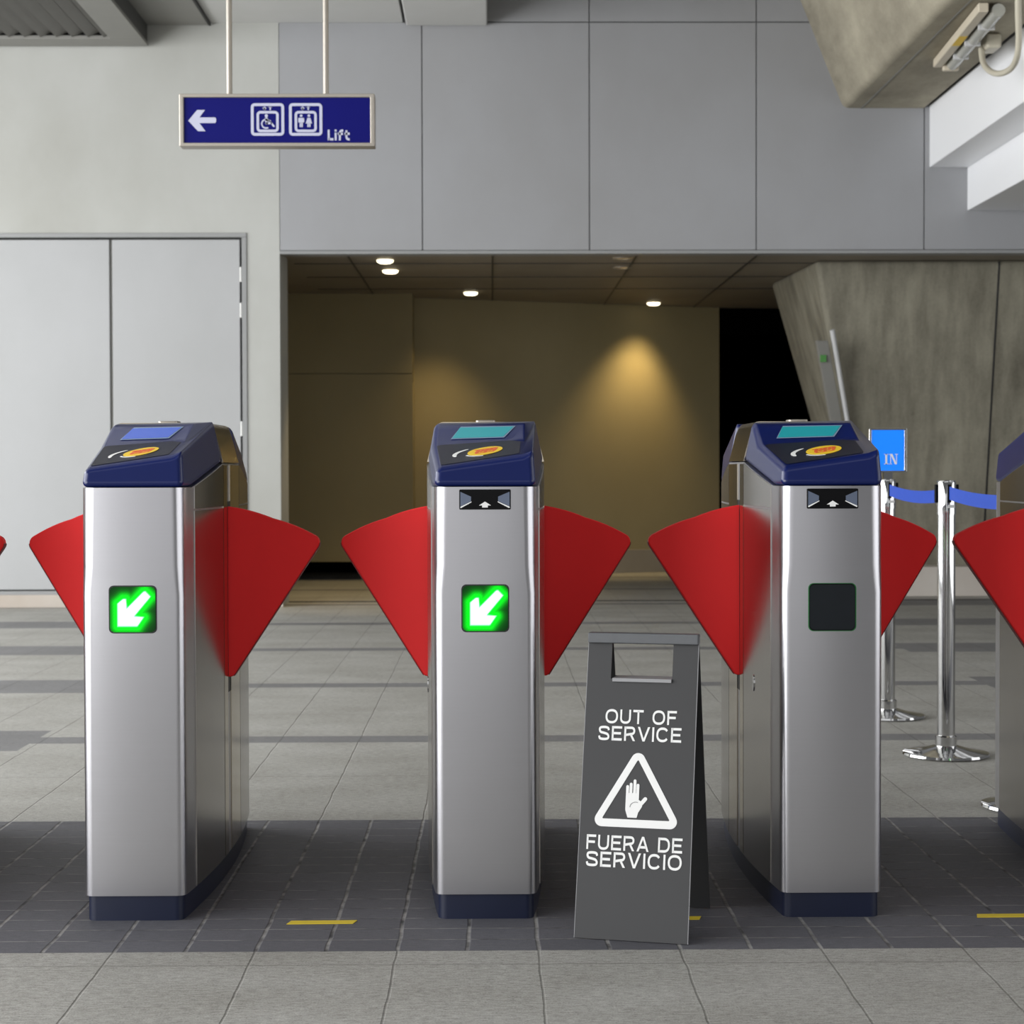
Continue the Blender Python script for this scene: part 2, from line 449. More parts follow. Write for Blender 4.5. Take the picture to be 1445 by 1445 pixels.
# left plaster wall with its door opening (door is 2.14 m wide, 2.9 m tall, on a low stone plinth)
bm = bmesh.new()
box(bm, -9, -4.25, WY, WY + 0.57, 0, 4.73); box(bm, -4.25, -1.985, WY, WY + 0.57, 3.035, 4.73)
box(bm, -1.985, -1.719, WY, WY + 0.57, 0, 4.73); box(bm, -4.25, -1.985, WY + 0.35, WY + 0.57, 0, 3.035)
struct(link('wall_left', bm, M['wall_white']))
bm = bmesh.new(); box(bm, -9, -1.70, WY - 0.035, WY, 0, 0.105); struct(link('baseboard_left', bm, M['stone'], bevel=0.006))
door = thing('door_1', 'tall grey double leaf door in the pale wall behind the leftmost gates', 'door', (-3.09, WY, 0))
del door['category']; struct(door)
bm = bmesh.new()
box(bm, -1.16, 1.105, -0.012, 0.06, 3.0, 3.035); box(bm, 1.065, 1.105, -0.012, 0.06, 0.10, 3.0); box(bm, -1.16, -1.12, -0.012, 0.06, 0.10, 3.0)
box(bm, -1.12, 1.065, 0.0, 0.06, 0.09, 0.135)
link('door_frame', bm, M['frame'], door, bevel=0.004, seg=1)
bx('door_leaf', M['door'], door, -1.11, -0.012, 0.02, 0.07, 0.145, 2.985, bevel=0.004)
bx('door_leaf', M['door'], door, 0.012, 1.045, 0.02, 0.07, 0.145, 2.985, bevel=0.004)
bx('door_seal', M['grille'], door, -0.012, 0.012, 0.045, 0.09, 0.145, 2.985)
for z in (2.70, 2.41, 1.45, 0.45):
    bm = bmesh.new(); lathe(bm, [(0, z - .06), (.011, z - .06), (.011, z + .06), (0, z + .06)], 12, 1.056, 0.006); link('hinge', bm, M['hingem'], door, smooth=True)
# blue-grey fascia panels above the lobby opening, with open joints
bm = bmesh.new()
xs = [-1.719, -0.56, 0.796, 2.152, 3.519, 4.875, 6.4, 9.0]
zs = [2.89, 4.735, 6.6]
for i in range(len(xs) - 1):
    for j in range(2):
        box(bm, xs[i] + 0.004, xs[i + 1] - 0.004, WY, WY + 0.03, zs[j] + 0.004, zs[j + 1] - 0.004)
struct(link('wall_upper', bm, M['panel'], bevel=0.003, seg=1))
bm = bmesh.new(); box(bm, -1.719, 9, WY + 0.034, WY + 0.25, 2.90, 6.6); struct(link('wall_upper_backing', bm, M['frame']))
bm = bmesh.new(); box(bm, -1.719, 9, WY + 0.0, WY + 0.16, 2.865, 2.89); struct(link('trim_1', bm, M['frame']))
# lift lobby
bm = bmesh.new()
box(bm, -1.719, 9, WY + 0.16, 27, 2.89, 2.93); box(bm, -2.6, -1.719, WY + 0.57, 27, 2.89, 2.93)
struct(link('ceiling_lobby', bm, M['lobby_ceiling']))
bm = bmesh.new()                                   # ceiling panel joints and an edge trim
for x in (-1.2, 0.0, 1.2, 2.2): box(bm, x, x + 0.012, WY + 0.2, 20.2, 2.884, 2.8895)
for y in (15.9, 17.0, 18.1): box(bm, -1.7, 2.9, y, y + 0.012, 2.884, 2.8895)
struct(link('trim_2', bm, M['seam']))
bm = bmesh.new(); box(bm, -2.35, -0.80, 18.6, 18.72, 0.19, 2.08); box(bm, -2.35, -0.80, 18.6, 18.72, 2.09, 2.89); box(bm, -2.35, -0.80, 18.63, 18.75, 2.0, 2.2)
struct(link('wall_lobby_left', bm, M['lobby']))
bm = bmesh.new(); hexa(bm, [(-0.80, 19.07, 0), (2.50, 20.28, 0), (2.50, 20.5, 0), (-0.95, 19.2, 0), (-0.80, 19.07, 2.89), (2.50, 20.28, 2.89), (2.50, 20.5, 2.89), (-0.95, 19.2, 2.89)]); box(bm, -0.95, -0.80, 18.722, 19.25, 0.19, 2.89); struct(link('wall_lobby_back', bm, M['lobby']))
bm = bmesh.new(); box(bm, -2.35, -0.86, 20.1, 20.3, 0, 0.6); struct(link('wall_lobby_gap', bm, M['void']))  # black backing paints the shade below the raised lobby wall
bm = bmesh.new(); hexa(bm, [(-0.79, 19.03, 0), (2.49, 20.235, 0), (2.49, 20.275, 0), (-0.79, 19.07, 0), (-0.79, 19.03, 0.25), (2.49, 20.235, 0.25), (2.49, 20.275, 0.25), (-0.79, 19.07, 0.25)]); struct(link('baseboard_lobby', bm, M['lobby_ceiling'], bevel=0.006))
bm = bmesh.new(); box(bm, -2.47, -2.35, WY + 0.57, 20.3, 0, 2.89); struct(link('wall_lobby_side', bm, M['lobby']))
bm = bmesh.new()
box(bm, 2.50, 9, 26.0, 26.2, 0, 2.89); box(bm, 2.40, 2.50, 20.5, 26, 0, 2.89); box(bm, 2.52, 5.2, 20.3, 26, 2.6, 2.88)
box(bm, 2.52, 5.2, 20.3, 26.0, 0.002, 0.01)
struct(link('wall_dark_passage', bm, M['void']))  # darkness of the passage is put into its black surfaces
# leaning concrete wall to the right of the passage
bm = bmesh.new()
hexa(bm, [(3.36, 16.3, 0), (6.9, 16.3, 0), (6.9, 17.6, 0), (3.50, 17.6, 0), (2.757, 15.72, 2.89), (6.9, 15.72, 2.89), (6.9, 17.6, 2.89), (2.66, 17.6, 2.89)])
struct(link('wall_right', bm, M['concrete'], bevel=0.05, seg=3))
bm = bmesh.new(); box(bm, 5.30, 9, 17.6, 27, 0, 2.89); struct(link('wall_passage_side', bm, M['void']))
bm = bmesh.new()                                   # shallow construction joint
hexa(bm, [(4.325, 16.246, 0.25), (4.34, 16.246, 0.25), (4.34, 16.27, 0.25), (4.325, 16.27, 0.25), (4.325, 15.718, 2.88), (4.34, 15.718, 2.88), (4.34, 15.74, 2.88), (4.325, 15.74, 2.88)])
struct(link('trim_3', bm, M['seam']))
bm = bmesh.new(); box(bm, 3.30, 9, 15.95, 16.32, 0, 0.26); struct(link('baseboard_right', bm, M['stone'], bevel=0.01))
bm = bmesh.new(); box(bm, -1.719, 9, WY + 0.52, WY + 0.57, 0.0, 0.006); struct(link('trim_4', bm, M['seam']))
# ceilings
bm = bmesh.new(); box(bm, -9, -0.715, 4.0, WY, 4.73, 4.9); struct(link('ceiling', bm, M['ceiling']))
bm = bmesh.new(); box(bm, -0.685, -0.03, 9.0, WY - 0.02, 4.70, 5.0); struct(link('ceiling_edge', bm, M['ceiling'], bevel=0.012))
bm = bmesh.new(); box(bm, -0.715, 9, 4.0, WY, 6.6, 6.75); struct(link('ceiling_upper', bm, M['ceiling_dark']))
bm = bmesh.new(); box(bm, -0.80, -0.715, 4.0, WY, 4.9, 6.6); struct(link('ceiling_upstand', bm, M['ceiling_dark']))
bm = bmesh.new(); box(bm, -2.79, -2.28, 9.0, WY - 0.02, 4.705, 4.729); struct(link('trim_5', bm, M['grille'], bevel=0.004))
bm = bmesh.new(); box(bm, -2.278, -2.262, 9.0, WY - 0.02, 4.700, 4.729); struct(link('trim_6', bm, M['black']))
# big rounded concrete beam running towards the viewer, upper right
sec = fillet([(2.86, 4.04), (3.52, 4.04), (3.52, 6.6), (1.83, 6.6)], [0.07, 0.01, 0, 0], 8)
bm = bmesh.new(); prism(bm, sec, 10.5, lambda u, v, w: (u, WY - w, v))
struct(link('ceiling_beam', bm, M['concrete_beam'], smooth=True))
bm = bmesh.new(); prism(bm, [(3.0, 4.036), (3.012, 4.036), (3.012, 4.041), (3.0, 4.041)], 10.4, lambda u, v, w: (u, WY - w, v))
struct(link('trim_7', bm, M['grille']))
# stepped white bulkhead
bm = bmesh.new(); box(bm, 3.56, 6.5, 3.0, WY, 3.56, 4.06); struct(link('ceiling_bulkhead_upper', bm, M['bulkhead'], bevel=0.006))
bm = bmesh.new(); box(bm, 3.87, 6.5, 3.0, WY, 3.21, 3.56); struct(link('ceiling_bulkhead_lower', bm, M['bulkhead'], bevel=0.006))

# ------------------------------------------------------------------ air grille on the ceiling, upper left
v = thing('air_grille', 'grey louvred air grille box hanging under the ceiling at upper left', 'air vent', (-4.2, 13.6, 4.53))
bm = bmesh.new()
x0, x1, y0, y1 = -1.25, 1.44, -2.2, 1.36
w = 0.26
box(bm, x0, x1, y1 - w, y1, 0, 0.03); box(bm, x0, x1, y0, y0 + w, 0, 0.03); box(bm, x0, x0 + w, y0 + w, y1 - w, 0, 0.03); box(bm, x1 - w, x1, y0 + w, y1 - w, 0, 0.03)
link('grille_frame', bm, M['grille'], v, bevel=0.004, seg=1)
bm = bmesh.new()
box(bm, x1 - 0.03, x1 - 0.01, y0, y1, 0.03, 0.199); box(bm, x0 + 0.01, x0 + 0.03, y0, y1, 0.03, 0.199); box(bm, x0 + 0.03, x1 - 0.03, y1 - 0.03, y1 - 0.01, 0.03, 0.199); box(bm, x0 + 0.03, x1 - 0.03, y0 + 0.01, y0 + 0.03, 0.03, 0.199)
link('casing', bm, M['grille_side'], v)
bm = bmesh.new()
x = x0 + w
while x < x1 - w - 0.02:
    hexa(bm, [(x, y0 + w, 0.012), (x + 0.085, y0 + w, 0.052), (x + 0.085, y1 - w, 0.052), (x, y1 - w, 0.012), (x, y0 + w, 0.018), (x + 0.085, y0 + w, 0.058), (x + 0.085, y1 - w, 0.058), (x, y1 - w, 0.018)])
    x += 0.125
link('louvre', bm, M['slat'], v)
bx('backing', M['black'], v, x0 + 0.03, x1 - 0.03, y0 + 0.03, y1 - 0.03, 0.09, 0.10)

# ------------------------------------------------------------------ fluorescent fitting and conduit on the beam
t = thing('batten_light', 'cream twin housing batten light fixed under the concrete beam, upper right', 'light fitting', (3.21, 12.4, 4.035), R(-3.5))
bm = bmesh.new(); box(bm, -0.10, -0.035, -0.80, 0.80, -0.06, 0.0); link('housing', bm, M['tubewhite'], t, bevel=0.008)
bx('label', M['yellow'], t, -0.095, -0.04, -0.15, 0.12, -0.0612, -0.0602)
bm = bmesh.new(); tube(bm, [(0.03, -0.78, -0.045), (0.03, 0.78, -0.045)], 0.042, 16); link('diffuser', bm, M['tubeglass'], t, smooth=True)
for y in (-0.45, 0.0, 0.4): bx('clip', M['labelgrey'], t, -0.03, 0.076, y, y + 0.02, -0.09, 0.0, bevel=0.003)
bx('end_cap', M['tubewhite'], t, -0.035, 0.078, 0.76, 0.81, -0.088, 0.0, bevel=0.01)
p = thing('conduit', 'cream conduit pipe looping down beside the batten light, upper right', 'pipe', (3.30, 12.0, 4.035))
pts = catmull([(3.317, 12.5, 3.951), (3.305, 12.4, 3.833), (3.299, 12.2, 3.732), (3.309, 12.0, 3.675), (3.322, 11.8, 3.664), (3.302, 11.6, 3.688), (3.286, 11.5, 3.776), (3.253, 11.4, 3.928), (3.239, 11.35, 4.033)], 5)
bm = bmesh.new(); tube(bm, [(a - 3.30, b - 12.0, c - 4.035) for a, b, c in pts], 0.020, 14); link('pipe', bm, M['conduit'], p, smooth=True)
bm = bmesh.new(); box(bm, 0.028, 0.13, 0.40, 0.60, -0.10, -0.001); link('junction_box', bm, M['conduit'], p, bevel=0.02, seg=3)

# slim strip light leaning along the concrete wall edge
t = thing('strip_light', 'slim pale strip light on the dark sloping edge of the concrete wall', 'light fitting', (2.86, 15.62, 2.1))
bm = bmesh.new()
for (a, b, r) in (((-0.02, 0.0, 0.17), (0.25, 0.36, -1.0), 0.022),):
    tube(bm, [(a[0] + .045, a[1], a[2] + .02), (b[0] + .045, b[1], b[2])], r, 12)
link('tube', bm, M['labelgrey'], t, smooth=True)
bm = bmesh.new()
hexa(bm, [(0.15, 0.33, -1.0), (0.25, 0.33, -1.0), (0.25, 0.40, -1.0), (0.15, 0.40, -1.0), (-0.11, 0.0, 0.1), (-0.01, 0.0, 0.1), (-0.01, 0.07, 0.1), (-0.11, 0.07, 0.1)])
link('housing', bm, M['grille'], t, bevel=0.006)
bx('label', M['greenlabel'], t, -0.07, -0.02, 0.025, 0.045, -0.08, -0.02)

# ------------------------------------------------------------------ lobby downlights
def downlight(x, y, lit, label, aim=None, watts=0, cone=70, blend=0.5):
    o = thing('downlight', label, 'ceiling light', (x, y, 2.89), group='recessed downlights in the lobby ceiling')
    bm = bmesh.new(); lathe(bm, [(0.060, -0.001), (0.084, -0.001), (0.084, -0.005), (0.078, -0.007), (0.062, -0.006), (0.060, -0.001)], 28)
    link('trim_ring', bm, M['alu'], o, smooth=True)
    bm = bmesh.new(); lathe(bm, [(0, -0.034), (0.045, -0.032), (0.066, -0.022), (0.070, -0.006)] if lit else [(0, -0.004), (0.04, -0.004), (0.0605, -0.002)], 28); link('lens', bm, M['lamp'] if lit else M['lampoff'], o, smooth=True)  # lit lens bulges down to imitate the lamp's bloom
    if aim:
        d = bpy.data.lights.new('downlight_lamp', 'SPOT'); d.energy = watts; d.color = (1.0, 0.74, 0.36); d.spot_size = R(cone); d.spot_blend = blend; d.shadow_soft_size = 0.14
        l = bpy.data.objects.new('downlight_lamp', d); C.objects.link(l); l.location = (x, y, 2.835)
        l.rotation_euler = (Vector(aim) - Vector((x, y, 2.86))).to_track_quat('-Z', 'Y').to_euler()
downlight(-0.90, 15.62, True, 'lit downlight at upper left of lobby ceiling, nearest the opening', (-0.9, 15.9, 0), 70, 80)
downlight(-0.90, 16.42, True, 'lit downlight just behind the nearest one, second from the opening', (-0.9, 16.8, 0), 70, 80)
downlight(-0.21, 18.45, True, 'lit downlight alone between the pair and the rightmost lit one', (-0.66, 19.0, 0.7), 70, 84, 1.0)
downlight(1.72, 19.62, True, 'rightmost lit downlight, close to the lobby back wall', (1.38, 19.93, 0.9), 140, 80, 1.0)
downlight(1.10, 15.55, False, 'unlit reflective downlight right of centre, nearest the opening')
downlight(1.15, 16.25, False, 'unlit reflective downlight right of centre, second from the opening')

# ------------------------------------------------------------------ hanging lift sign
s = thing('lift_sign', 'blue hanging sign with left arrow, two lift pictograms and the word Lift', 'sign', (-1.036, 9.0, 2.80))
W, H = 0.472, 0.127
bm = bmesh.new()
ring_prism(bm, [(-W, -H), (W, -H), (W, H), (-W, H)], [(-W + .022, -H + .018), (W - .022, -H + .018), (W - .022, H - .018), (-W + .022, H - .018)], 0.09, lambda u, v, w: (u, w - 0.045, v))
link('frame', bm, M['alu'], s, bevel=0.005, seg=2)
face = bx('sign_face', M['navy'], s, -W + .022, W - .022, -0.032, 0.032, -H + .018, H - .018)
for x, n in ((-0.234, 0), (0.234, 1)):
    bm = bmesh.new(); tube(bm, [(x, 0, H), (x, 0, 4.73 - 2.80)], 0.014, 14); link('hanging_rod', bm, M['alu'], s, smooth=True)
    bm = bmesh.new(); lathe(bm, [(0, 1.93), (0.04, 1.93), (0.04, 1.92), (0.02, 1.915), (0, 1.915)], 20, x, 0); link('ceiling_rose', bm, M['alu'], s, smooth=True)
def px(u, v):                 # sign artwork laid out on its 300 x 100 grid
    return ((u - 150.5 + 0.5) * 0.003462 , (52.5 - v) * 0.003462)
def pl(L): return [px(*q) for q in L]
A = xz(-0.0325); T = 0.0015
bm = bmesh.new()
# arrow (crop units / 4.817)
ar = [(125, 255), (185, 183), (238, 183), (200, 233), (305, 233), (312, 240), (312, 264), (305, 271), (200, 271), (240, 325), (190, 325)]
prism(bm, pl([(a / 4.817, b / 4.817) for a, b in ar]), T, A)
link('arrow', bm, M['pictogram'], face)
def sq(x0, x1, y0, y1, r, wd):
    a = [px(u / 4.817, v_ / 4.817) for u, v_ in rrect(x0, x1, y0, y1, r)]
    b = [px(u / 4.817, v_ / 4.817) for u, v_ in rrect(x0 + wd, x1 - wd, y0 + wd, y1 - wd, max(r - wd, 2))]
    ring_prism(bm, a, b, T, A)
def blob(L): prism(bm, pl([(a / 4.817, b / 4.817) for a, b in L]), T, A)
for x in (546, 802):
    bm = bmesh.new()
    sq(x, x + 224, 138, 356, 26, 19); sq(x + 38, x + 187, 190, 332, 26, 17)
    for (c, up) in ((x + 92, -1), (x + 130, 1)):     # small up / down arrows
        blob([(c - 15, 172 - up * 6), (c, 172 + up * -14 if up > 0 else 186), (c + 15, 172 - up * 6)] if up > 0 else [(c - 15, 168), (c + 15, 168), (c, 186)])
        blob([(c - 5, 160), (c + 5, 160), (c + 5, 184), (c - 5, 184)])
    if x == 546:
        blob(disc(650, 222, 11)); blob(capsule((650, 240), (652, 272), 9)); blob(capsule((652, 272), (682, 272), 7)); blob(capsule((684, 272), (700, 292), 6)); blob(capsule((652, 254), (676, 256), 5))
        n = 24; ro, ri = 34, 24
        O_ = [(648 + ro * math.cos(R(-60 - 270 * k / n)), 276 - ro * math.sin(R(-60 - 270 * k / n))) for k in range(n + 1)]
        I_ = [(648 + ri * math.cos(R(-60 - 270 * k / n)), 276 - ri * math.sin(R(-60 - 270 * k / n))) for k in range(n + 1)]
        for k in range(n): blob([O_[k], O_[k + 1], I_[k + 1], I_[k]])
    else:
        for c, skirt in ((884, 0), (936, 1)):
            blob(disc(c, 222, 9))
            if skirt: blob([(c - 10, 236), (c + 10, 236), (c + 22, 274), (c - 22, 274)])
            else: blob(fillet([(c - 20, 236), (c + 20, 236), (c + 20, 268), (c - 20, 268)], 6))
            blob([(c - 11, 270), (c - 1, 270), (c - 1, 298), (c - 11, 298)]); blob([(c + 1, 270), (c + 11, 270), (c + 11, 298), (c + 1, 298)])
    link('pictogram', bm, M['pictogram'], face)
a, b = px(1062 / 4.817, 388 / 4.817), px(1210 / 4.817, 316 / 4.817)
text_mesh('lettering', 'Lift', a[0], b[0], a[1], b[1], -0.0345, M['pictogram'], face, t=0.215, gap=0.13)

# ------------------------------------------------------------------ ticket gates
L = 1.2
STA = [0.0, 0.0015, 0.004, 0.008, 0.013, 0.020, 0.030, 0.05, 0.085, 0.14, 0.20, 0.28, 0.36, 0.45, 0.53, 0.60]
STA = STA + [L - y for y in STA[-2::-1]]
def half(y, rc=0.020, inset=0.0):
    y = min(y, L - y)
    h = 0.1225 + 0.0345 * (1 - ((y - 0.6) / 0.6) ** 2)
    if y < rc: h -= rc - math.sqrt(max(rc * rc - (rc - y) ** 2, 0))
    return h - inset
def ztop(y):
    y = min(y, L - y)
    if y <= 0.085: return 1.062
    if y >= 0.45: return 1.123
    return 1.062 + (y - 0.085) / 0.365 * 0.061
def body_bm(z0, z1=None, inset=0.0):
    bm = bmesh.new()
    levels = [(z0, 0.020), (0.80, 0.020), (0.87, 0.027), (None, 0.030)] if z1 is None else [(z0, 0.020), (z1, 0.020)]
    rings = []
    for z, rc in levels:
        lf, rt = [], []
        for y in STA:
            yy = inset + y * (L - 2 * inset) / L
            zz = ztop(y) if z is None else z
            h = half(y, rc, inset)
            lf.append(bm.verts.new((-h, yy, zz))); rt.append(bm.verts.new((h, yy, zz)))
        rings.append((lf, rt))
    for (la, ra), (lb, rb) in zip(rings, rings[1:]):
        for k in range(len(STA) - 1):
            bm.faces.new((la[k], la[k + 1], lb[k + 1], lb[k])); bm.faces.new((ra[k + 1], ra[k], rb[k], rb[k + 1]))
        bm.faces.new((la[0], lb[0], rb[0], ra[0])); bm.faces.new((ra[-1], rb[-1], lb[-1], la[-1]))
    for (lf, rt) in (rings[0], rings[-1]):
        for k in range(len(STA) - 1): bm.faces.new((lf[k], rt[k], rt[k + 1], lf[k + 1]))
    return bm
def panel_bm(side, ys, z0, zf, off=0.0022):
    """thin cover following the curved side between stations ys, from z0 up to zf(y)"""
    bm = bmesh.new(); A_, B_ = [], []
    for y in ys:
        for lst, e in ((A_, -0.002), (B_, off)):
            h = side * (half(y) + e)
            lst.append((bm.verts.new((h, y, z0)), bm.verts.new((h, y, zf(y)))))
    for k in range(len(ys) - 1):
        for lst in (A_, B_): bm.faces.new((lst[k][0], lst[k + 1][0], lst[k + 1][1], lst[k][1]))
        for e in (0, 1): bm.faces.new((A_[k][e], A_[k + 1][e], B_[k + 1][e], B_[k][e]))
    for k in (0, -1): bm.faces.new((A_[k][0], A_[k][1], B_[k][1], B_[k][0]))
    return bm
def rp(x, y):                 # sloping reader plane of the cap
    return 1.105 + 0.148 * (x + 0.123) + 0.218 * y
L0 = (-0.119, 0.012, 1.108); L1 = (-0.138, 0.30, rp(-0.138, 0.30)); L2 = (-0.136, 0.405, 1.218); L3 = (-0.134, 0.447, 1.234)
R0 = (0.119, 0.012, 1.150); R3 = (0.134, 0.447, 1.234)
Q0 = (0.092, 0.012, rp(0.092, 0.012)); Mp = (0.100, 0.185, rp(0.100, 0.185)); K = (0.070, 0.215, rp(0.070, 0.215))
_e = (Vector(K) - Vector(L1)) * ((0.100 + 0.136) / (0.070 + 0.138)); Tp = tuple(Vector(L2) + _e + (Vector(L1) - Vector(L2)) * 0.16)
def cap_bm():
    bm = bmesh.new(); V = {}
    def v(k, p): V[k] = bm.verts.new(p)
    hb = half(0.085) + 0.001; hc = half(0.45) + 0.001
    for k, p in dict(a0=(-0.1235, 0.0, 1.063), a1=(-hb, 0.085, 1.063), a2=(-hc, 0.447, 1.1245), b0=(0.1235, 0.0, 1.063), b1=(hb, 0.085, 1.063), b2=(hc, 0.447, 1.1245),
                     L0=L0, L1=L1, L2=L2, L3=L3, R0=R0, R3=R3, Q0=Q0, M=Mp, K=K, T=Tp, m0=(-0.133, 0.447, 1.06), m1=(0.133, 0.447, 1.06)).items(): v(k, p)
    for f in ('a0 b0 R0 Q0 L0', 'a0 L0 L1 L2 L3 a2 a1', 'b0 b1 b2 R3 R0', 'L0 Q0 M K L1', 'L1 K T L2', 'K M T', 'R0 R3 T M Q0', 'L2 T R3 L3', 'a2 L3 R3 b2', 'a0 a1 a2 b2 b1 b0'):
        bm.faces.new([V[k] for k in f.split()])
    for k in ('m0', 'm1'): bm.verts.remove(V[k])
    return bm
ARROW = [(.17, .13), (.17, .63), (.29, .73), (.35, .73), (.37, .52), (.735, .885), (.775, .90), (.89, .78), (.53, .35), (.74, .33), (.60, .13)]
def sdf(x, y):
    d = 9; ins = False; n = len(ARROW)
    for i in range(n):
        ax, ay = ARROW[i]; bx_, by = ARROW[(i + 1) % n]
        ex, ey = bx_ - ax, by - ay; t_ = max(0, min(1, ((x - ax) * ex + (y - ay) * ey) / (ex * ex + ey * ey)))
        d = min(d, math.hypot(x - ax - ex * t_, y - ay - ey * t_))
        if (ay > y) != (by > y) and x < (bx_ - ax) * (y - ay) / (by - ay) + ax: ins = not ins
    return -d if ins else d
def led_mesh():
    bm = bmesh.new(); n = 46; h = 0.0555; r = 0.10; gl = []
    cl = bm.loops.layers.float_color.new('glow')
    def cell(u, v_):
        cx, cy = abs(u - 0.5), abs(v_ - 0.5); q = 0.5 - r
        return not (cx > q and cy > q and math.hypot(cx - q, cy - q) > r)
    vs_ = {}
    def gv(i, j):
        if (i, j) not in vs_: vs_[i, j] = bm.verts.new(((i / n - 0.5) * 2 * h, -0.003, (j / n - 0.5) * 2 * h))
        return vs_[i, j]
    def colour(u, v_):
        d = sdf(u, v_)
        c = max(0, min(1, (0.012 - d) / 0.024))
        g = 1.0 / (1 + math.exp((max(d, 0) - 0.110) / 0.030)) + 0.30 * math.exp(-max(d, 0) / 0.15)  # green bloom around the arrow, put into the screen's emission colour
        dots = 1.0 if c > 0.5 else 0.90 + 0.10 * math.sin(u * 92) * math.sin(v_ * 92)
        core = (1.1, 1.1, 1.1)
        return (core[0] * c * c, core[1] * c + (1 - c) * g * dots, core[2] * c + (1 - c) * 0.012 * g, 1)
    for i in range(n):
        for j in range(n):
            if cell((i + .5) / n, (j + .5) / n):
                f = bm.faces.new((gv(i, j), gv(i + 1, j), gv(i + 1, j + 1), gv(i, j + 1)))
                for lp in f.loops:
                    u = lp.vert.co.x / (2 * h) + .5; v_ = lp.vert.co.z / (2 * h) + .5
                    lp[cl] = colour(u, v_)
    me = bpy.data.meshes.new('led_screen'); bm.to_mesh(me); bm.free(); me.materials.append(M['led']); return me
LED = led_mesh()
def flap_outline():
    pts = [(-0.05, 0.560), (-0.05, 1.006)]
    for k in range(12):
        a = R(28.0 * k / 11); r_ = 0.465 - 0.018 * min(1, k / 6)
        pts.append((r_ * math.sin(a), 0.541 + r_ * math.cos(a)))
    pts.append((0.449 * math.sin(R(34.2)), 0.541 + 0.449 * math.cos(R(34.2))))
    rad = [0, 0] + [0] * 12 + [0.030]
    pts += [(0.012, 0.541), (-0.006, 0.541)]
    rad += [0.014, 0.010]
    return fillet(pts, rad, 6)
FLAP = flap_outline()

